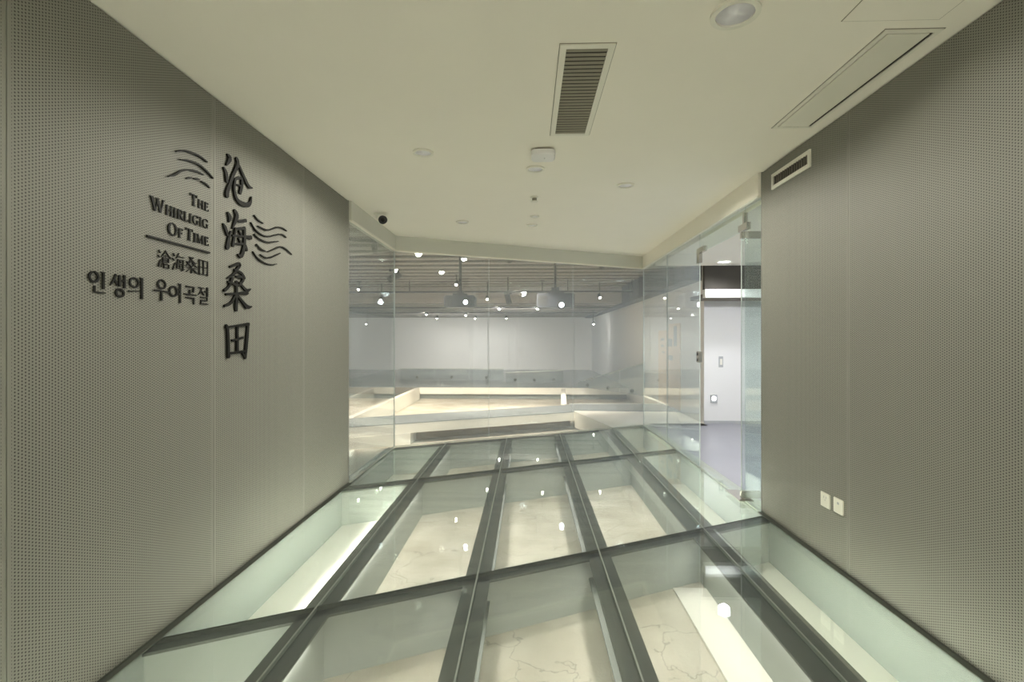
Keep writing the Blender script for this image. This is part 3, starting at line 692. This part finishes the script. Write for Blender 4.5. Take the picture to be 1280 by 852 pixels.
# ------------------------------------------------------------------ lettering on the left wall (strokes in wall metres: y along, z up)
XF = XL + .002
def cat(p, n=5):
    if len(p) < 3: 
        return p
    out = []
    q = [p[0]] + list(p) + [p[-1]]
    for i in range(1, len(q) - 2):
        for k in range(n):
            t = k / n; a, b, c, d = q[i - 1], q[i], q[i + 1], q[i + 2]
            out.append(tuple(.5 * ((2 * b[j]) + (c[j] - a[j]) * t + (2 * a[j] - 5 * b[j] + 4 * c[j] - d[j]) * t * t + (3 * b[j] - a[j] - 3 * c[j] + d[j]) * t ** 3) for j in range(3)))
    out.append(p[-1]); return out
LAYER = [0]
def stroke(A, pts, smooth=True, dep=.010):
    LAYER[0] = (LAYER[0] + 1) % 8; dep = dep + LAYER[0] * .0002
    p = cat(pts) if smooth else list(pts)
    # soft ends
    def end(a, b):
        d = math.hypot(a[0] - b[0], a[1] - b[1]) or 1e-6; k = a[2] * .35 / d
        return (a[0] + (a[0] - b[0]) * k, a[1] + (a[1] - b[1]) * k, a[2] * .55)
    if smooth: p = [end(p[0], p[1])] + p + [end(p[-1], p[-2])]
    n = len(p); v = []; f = []
    for i, (y, z, w_) in enumerate(p):
        a = p[max(i - 1, 0)]; b = p[min(i + 1, n - 1)]; dy, dz = b[0] - a[0], b[1] - a[1]; L = math.hypot(dy, dz) or 1e-6
        ny, nz = -dz / L * w_ / 2, dy / L * w_ / 2
        v += [(XF, y + ny, z + nz), (XF, y - ny, z - nz), (XF + dep, y + ny, z + nz), (XF + dep, y - ny, z - nz)]
    for i in range(n - 1):
        o, q = 4 * i, 4 * i + 4
        f += [(o + 2, q + 2, q + 3, o + 3), (o, o + 2, q + 2, q), (o + 1, q + 1, q + 3, o + 3), (o, q, q + 1, o + 1)]
    f += [(0, 1, 3, 2), (4 * n - 4, 4 * n - 2, 4 * n - 1, 4 * n - 3)]
    A.add(v, f)
def zoomer(x0, y0, s): return lambda zx, zy: onx(x0 + zx / s, y0 + zy / s, XF)
Z3 = zoomer(265, 180, 6.08); Z4 = zoomer(265, 310, 5.68); Z1 = zoomer(170, 175, 5.01); Z2 = zoomer(95, 290, 7.11)
def brush(Z, strokes, name, label, cat_='character', k=.00076):
    A = Acc()
    for s in strokes: stroke(A, [(*Z(x, y), w_ * k) for x, y, w_ in s])
    o = A.build(name, 'black'); return tag(o, label, cat_, 'large brush characters on the left wall')
brush(Z3, [[(108, 78, 14), (128, 110, 36), (102, 158, 14)], [(80, 178, 14), (98, 220, 30), (105, 285, 26)],
           [(178, 110, 30), (186, 155, 36), (150, 240, 26), (112, 345, 34), (104, 392, 40)], [(195, 160, 20), (230, 240, 26), (268, 318, 30), (297, 334, 8)],
           [(166, 266, 16), (214, 260, 26), (216, 320, 28), (204, 370, 28)], [(166, 268, 22), (160, 350, 24), (186, 428, 30), (248, 462, 38), (280, 448, 30), (290, 402, 10)], [(172, 305, 10), (210, 318, 14)]],
      'brush_character', 'topmost large black brush character 沧 on the perforated wall')
brush(Z3, [[(112, 522, 18), (128, 555, 36), (120, 590, 14)], [(76, 606, 12), (94, 640, 30), (108, 690, 22)], [(107, 788, 38), (118, 720, 30), (134, 662, 10)],
           [(163, 504, 22), (180, 545, 40), (160, 605, 24), (146, 640, 10)], [(188, 586, 16), (248, 582, 28)], [(168, 640, 16), (160, 705, 20), (150, 772, 26)],
           [(168, 642, 14), (240, 640, 22)], [(238, 636, 26), (238, 720, 30), (232, 790, 36), (212, 850, 34), (188, 838, 10)], [(148, 694, 14), (240, 702, 18), (288, 710, 36)],
           [(148, 758, 14), (235, 762, 20), (256, 805, 26)], [(196, 660, 12), (210, 685, 20)], [(192, 716, 12), (208, 745, 20)]],
      'brush_character', 'second large black brush character 海 from the top, beside the wave lines')
brush(Z4, [[(120, 132, 14), (188, 112, 28), (168, 152, 26), (140, 190, 20), (102, 212, 8)], [(150, 152, 14), (200, 178, 22), (222, 214, 24)],
           [(136, 212, 28), (112, 270, 18), (80, 300, 22)], [(106, 238, 12), (160, 258, 22)], [(165, 200, 16), (214, 210, 28), (198, 250, 22), (166, 272, 14)], [(188, 246, 18), (238, 300, 24), (266, 290, 8)],
           [(92, 328, 20), (170, 320, 16), (244, 318, 30)], [(165, 238, 24), (166, 330, 30), (163, 438, 34)], [(156, 336, 16), (126, 388, 22), (82, 410, 18)], [(176, 340, 18), (218, 392, 26), (244, 418, 32), (274, 415, 8)]],
      'brush_character', 'third large black brush character 桑 with many crossing strokes')
brush(Z4, [[(92, 548, 20), (104, 600, 26), (108, 772, 30)], [(90, 562, 16), (160, 552, 16), (252, 540, 26)], [(248, 542, 32), (240, 650, 34), (228, 778, 28)], [(208, 745, 12), (228, 776, 22)],
           [(172, 556, 22), (172, 640, 24), (172, 728, 30)], [(136, 656, 16), (210, 636, 18)], [(112, 746, 18), (222, 732, 18)]],
      'brush_character', 'lowest large black brush character 田, a boxed cross')
def waves(Z, lines, name, label):
    p0 = Z(*lines[0][0]); t = thing(name, (XF, p0[0], p0[1]), label, 'emblem')
    for zz, l in lines_iter(lines, Z):
        A = Acc(); n = len(l)
        stroke(A, [(*zz(x, y), .0085 * (.55 if i in (0, n - 1) else 1)) for i, (x, y) in enumerate(l)], dep=.01); A.build('wave_line', 'black', t)
def lines_iter(lines, Z):
    for l in lines:
        yield (l[0], l[1:]) if callable(l[0]) else (Z, l)
waves(Z1, [[(245, 72), (290, 66), (350, 82), (400, 108), (438, 138)], [(270, 122), (320, 128), (380, 150), (430, 190), (475, 240)], [(197, 226), (230, 220), (270, 196), (320, 186), (370, 196), (413, 217)],
           [(308, 241), (324, 237), (340, 234)], [(355, 240), (372, 242), (390, 247)], [(402, 258), (430, 275), (453, 299)]], 'wave_emblem', 'thin black wave lines above the English lettering')
waves(Z3, [[(312, 540), (340, 575), (382, 602)], [(340, 622), (400, 650), (440, 648), (490, 632), (530, 640), (560, 660)], [(287, 596), (320, 650), (370, 690), (420, 702), (470, 692), (510, 684), (535, 690), (557, 710)],
           [(312, 683), (350, 720), (410, 745), (460, 742), (497, 738)], [(330, 760), (360, 795), (400, 815)], [(415, 818), (460, 800), (510, 780), (550, 795), (600, 838)],
           [Z4, (283, 25), (315, 70), (365, 105), (410, 117), (452, 113)], [Z4, (335, 45), (375, 68), (420, 62), (478, 35)]], 'wave_emblem', 'thin black wave lines right of the large brush characters')

# Latin small capitals: (advance, strokes of (x, y, width) in cap-height units)
TK, TN, SE = .19, .075, .06
def bar(x0, y0, x1, y1, w_): return [(x0, y0, w_), (x1, y1, w_)]
def ser(x, y, h=.13): return bar(x - h, y, x + h, y, SE)
G = {
 'T': (.78, [bar(.39, .03, .39, .97, TK), bar(.03, .95, .75, .95, .09), bar(.05, .98, .05, .78, .06), bar(.73, .98, .73, .78, .06), ser(.39, .03, .17)]),
 'H': (.88, [bar(.17, 0, .17, 1, TK), bar(.71, 0, .71, 1, TK), bar(.17, .52, .71, .52, TN), ser(.17, .03), ser(.17, .97), ser(.71, .03), ser(.71, .97)]),
 'E': (.68, [bar(.17, 0, .17, 1, TK), bar(.1, .96, .58, .96, .08), bar(.17, .52, .48, .52, TN), bar(.1, .04, .62, .04, .08), bar(.57, 1, .57, .8, .05), bar(.61, 0, .61, .22, .05), bar(.48, .42, .48, .62, .05)]),
 'F': (.62, [bar(.17, 0, .17, 1, TK), bar(.1, .96, .58, .96, .08), bar(.17, .50, .46, .50, TN), bar(.57, 1, .57, .78, .05), bar(.46, .4, .46, .6, .05), ser(.17, .03, .16)]),
 'W': (1.25, [bar(.12, 1, .42, 0, TK), bar(.42, 0, .64, .95, TN), bar(.60, 1, .90, 0, TK), bar(.90, 0, 1.14, 1, TN), ser(.12, .97, .14), ser(.62, .97, .14), ser(1.13, .97, .11)]),
 'I': (.40, [bar(.2, 0, .2, 1, TK), ser(.2, .03, .16), ser(.2, .97, .16)]),
 'R': (.80, [bar(.17, 0, .17, 1, TK), ser(.17, .03, .15), bar(.08, .96, .40, .96, .07), 'S', [(.38, .96, .08), (.60, .88, .15), (.62, .68, .17), (.48, .52, .1), (.22, .50, .07)], bar(.38, .5, .70, .03, TK), bar(.66, .03, .80, .03, .06)]),
 'L': (.64, [bar(.17, 0, .17, 1, TK), ser(.17, .97, .16), bar(.08, .04, .58, .04, .08), bar(.57, 0, .57, .24, .05)]),
 'G': (.88, ['S', [(.74, .82, .06), (.62, .94, .08), (.42, .98, .08), (.17, .82, .14), (.10, .5, .20), (.17, .18, .14), (.42, .02, .08), (.62, .06, .09), (.72, .14, .1)], bar(.70, .03, .70, .44, TK * .85), ser(.70, .44, .16), bar(.74, .98, .74, .74, .05)]),
 'O': (.96, ['S', [(.48, .98, .08), (.22, .86, .14), (.11, .5, .20), (.22, .14, .14), (.48, .02, .08)], 'S', [(.48, .02, .08), (.74, .14, .14), (.85, .5, .20), (.74, .86, .14), (.48, .98, .08)]]),
 'M': (1.08, [bar(.15, 0, .18, 1, TN), bar(.18, 1, .54, .05, TK), bar(.54, .05, .88, 1, TN), bar(.88, 1, .92, 0, TK), ser(.14, .03, .12), ser(.92, .03, .14), ser(.15, .97, .1), ser(.91, .97, .1)]),
}
def latin(text, left_zx, right_zx, zy_base, zy_top, label):
    """text in small capitals set right-aligned; zy are at the right end of the line"""
    yr, zb = Z1(right_zx, zy_base); _, zt = Z1(right_zx, zy_top); sm = zt - zb
    yl = onx(170 + left_zx / 5.01, 420, XF)[0]
    items = []; first = True; tot = 0
    for ch in text:
        if ch == ' ': tot += .30 * sm; first = True; continue
        s = sm * (1.32 if first else 1.0); first = False
        items.append((ch, tot, s)); tot += (G[ch][0] + .06) * s
    k = (yr - yl) / tot
    t = thing('wall_lettering', (XF, yl, zb), label, 'lettering', 'English lettering on the left wall')
    for ch, off, s in items:
        A = Acc(); sm_next = False
        for st in G[ch][1]:
            if st == 'S': sm_next = True; continue
            pts = [(yl + (off + x * s) * k, zb + y_ * s, w_ * s * 1.08) for x, y_, w_ in st]
            stroke(A, pts, smooth=sm_next, dep=.004); sm_next = False
        A.build('letter_' + ch.lower(), 'black', t)
latin('THE', 335, 455, 450, 398, 'black metal lettering THE, top line of the English title')
latin('WHIRLIGIG', 85, 453, 558, 503, 'black metal lettering WHIRLIGIG, middle line of the English title')
latin('OF TIME', 195, 455, 664, 611, 'black metal lettering OF TIME, bottom line of the English title')
ya, za = Z1(63, 600); yb_, zb_ = Z1(455, 705); zm = (za + zb_) / 2
A = Acc(); stroke(A, [(ya, zm, .009), (yb_, zm, .009)], smooth=False, dep=.008)
tag(A.build('divider_bar', 'black'), 'thin black horizontal bar under the English title', 'bar')

# East Asian lines: unit-box strokes
def circ(cx_, cy_, rx, ry, w_):
    return [(cx_ + rx * math.sin(a), cy_ + ry * math.cos(a), w_) for a in [2 * math.pi * k / 14 for k in range(15)]]
def pl(*p, w=.09): return [[(p[i][0], p[i][1], w), (p[i + 1][0], p[i + 1][1], w)] for i in range(len(p) - 1)]
TH_, TV = .055, .11
water = [[(.06, .93, .07), (.20, .80, .13)], [(.01, .66, .07), (.15, .55, .13)], [(.06, .03, .12), (.12, .18, .10), (.22, .42, .05)]]
HAN = {
 'cang': water + [[(.60, .98, .10), (.46, .78, .09), (.26, .60, .04)], [(.60, .95, .06), (.78, .78, .09), (.99, .62, .12)]] + pl((.48, .70), (.74, .70), w=TH_) +
         pl((.40, .56), (.84, .56), w=TH_) + pl((.82, .58), (.82, .32), w=TV) + pl((.42, .45), (.82, .45), w=TH_) + pl((.42, .34), (.82, .34), w=TH_) + [[(.40, .58, .10), (.38, .3, .09), (.26, .02, .04)]] +
         pl((.48, .24), (.48, 0), w=TV) + pl((.86, .24), (.86, 0), w=TV) + pl((.48, .22), (.86, .22), w=TH_) + pl((.48, .03), (.86, .03), w=TH_),
 'hai': water + [[(.50, .99, .11), (.42, .82, .08), (.28, .66, .04)]] + pl((.42, .82), (.96, .82), w=TH_) + pl((.42, .64), (.88, .64), w=TH_) + pl((.44, .66), (.36, .14), w=.10) +
        [[(.86, .66, .11), (.84, .3, .11), (.82, .08, .10), (.70, .04, .05)]] + pl((.26, .40), (.99, .40), w=TH_) + pl((.36, .15), (.95, .15), w=TH_) + pl((.58, .58), (.66, .47), w=.10) + pl((.55, .32), (.63, .21), w=.10),
 'sang': pl((.30, .93), (.68, .93), w=TH_) + pl((.68, .95), (.30, .66), w=.08) + pl((.36, .88), (.74, .66), w=.10) + pl((.05, .64), (.42, .64), w=TH_) + pl((.42, .66), (.03, .38), w=.08) + pl((.12, .60), (.46, .40), w=.10) +
         pl((.54, .64), (.92, .64), w=TH_) + pl((.92, .66), (.52, .38), w=.08) + pl((.60, .60), (.97, .40), w=.10) + pl((.02, .31), (.98, .31), w=TH_) + pl((.5, .42), (.5, 0), w=TV) + pl((.47, .30), (.04, .03), w=.07) + pl((.53, .30), (.97, .04), w=.11),
 'tian': pl((.12, .95), (.12, .0), w=.13) + pl((.88, .95), (.88, .0), w=.13) + pl((.5, .92), (.5, .06), w=.12) + pl((.12, .92), (.88, .92), w=.06) + pl((.12, .5), (.88, .5), w=.06) + pl((.12, .07), (.88, .07), w=.06),
}
B = .13
KOR = {
 'in': [circ(.30, .72, .24, .22, B)] + pl((.84, 1), (.84, .22), w=.15) + [[(.70, .98, .05), (.84, .96, .12)]] + pl((.34, .34), (.34, .06), w=.14) + pl((.30, .06), (.98, .06), w=.08),
 'saeng': [[(.36, .96, .13), (.24, .72, .12), (.02, .46, .06)]] + pl((.26, .76), (.46, .50), w=.13) + pl((.60, .96), (.60, .46), w=.14) + pl((.60, .72), (.88, .72), w=.09) + pl((.92, 1), (.92, .40), w=.15) + [circ(.62, .17, .25, .16, B)],
 'ui': [circ(.36, .72, .28, .21, B), [(.0, .30, .09), (.3, .32, .07), (.72, .36, .08)]] + pl((.88, 1), (.88, 0), w=.17) + [[(.72, .98, .05), (.88, .96, .12)]],
 'u': [circ(.5, .79, .25, .20, B)] + pl((.0, .46), (1, .46), w=.10) + pl((.48, .46), (.48, 0), w=.16),
 'yeo': [circ(.32, .56, .30, .24, .14)] + pl((.88, 1), (.88, 0), w=.18) + [[(.70, .98, .05), (.88, .96, .12)]] + pl((.58, .68), (.88, .68), w=.09) + pl((.58, .46), (.88, .46), w=.09),
 'gok': pl((.14, .94), (.82, .94), w=.10) + pl((.80, .96), (.74, .66), w=.15) + pl((.46, .78), (.46, .54), w=.14) + pl((.0, .52), (1, .52), w=.10) + pl((.12, .34), (.84, .34), w=.10) + pl((.80, .36), (.80, .0), w=.16),
 'jeol': pl((.06, .93), (.58, .93), w=.09) + [[(.38, .92, .11), (.26, .72, .10), (.02, .52, .05)]] + pl((.30, .76), (.56, .54), w=.12) + pl((.60, .74), (.86, .74), w=.09) + pl((.90, 1), (.90, .46), w=.16) +
         pl((.22, .40), (.90, .40), w=.08) + pl((.88, .40), (.88, .22), w=.12) + pl((.24, .22), (.88, .22), w=.08) + pl((.28, .22), (.28, .04), w=.12) + pl((.24, .04), (.98, .04), w=.08),
}
def cjk(table, chars, name, label, wk=.70):
    """chars: (key, zoom left, zoom right, zoom top, zoom bottom)"""
    c0_ = chars[0]; p0 = Z2(c0_[1], c0_[4]); t = thing(name, (XF, p0[0], p0[1]), label, 'lettering')
    for key, l, r, tp, bt in chars:
        mid = (l + r) / 2
        yl, yr = onx(95 + l / 7.11, 420, XF)[0], onx(95 + r / 7.11, 420, XF)[0]; zt = Z2(mid, tp)[1]; zb = Z2(mid, bt)[1]
        A = Acc()
        for st in table[key]:
            pts = [(yl + x * (yr - yl), zb + y_ * (zt - zb), w_ * (zt - zb) * wk) for x, y_, w_ in st]
            stroke(A, pts, smooth=len(pts) > 2, dep=.004)
        A.build('character_' + key, 'black', t)
cjk(HAN, [('cang', 722, 838, 160, 318), ('hai', 850, 965, 188, 345), ('sang', 970, 1075, 215, 365), ('tian', 1080, 1178, 243, 385)], 'wall_lettering', 'small black line of four Chinese characters under the bar', .6)
cjk(KOR, [('in', 105, 262, 345, 545), ('saeng', 295, 437, 372, 572), ('ui', 465, 597, 398, 588), ('u', 690, 822, 425, 608), ('yeo', 825, 935, 452, 625), ('gok', 955, 1065, 476, 640), ('jeol', 1080, 1172, 487, 642)],
    'wall_lettering', 'black Korean lettering, lowest line of the title')
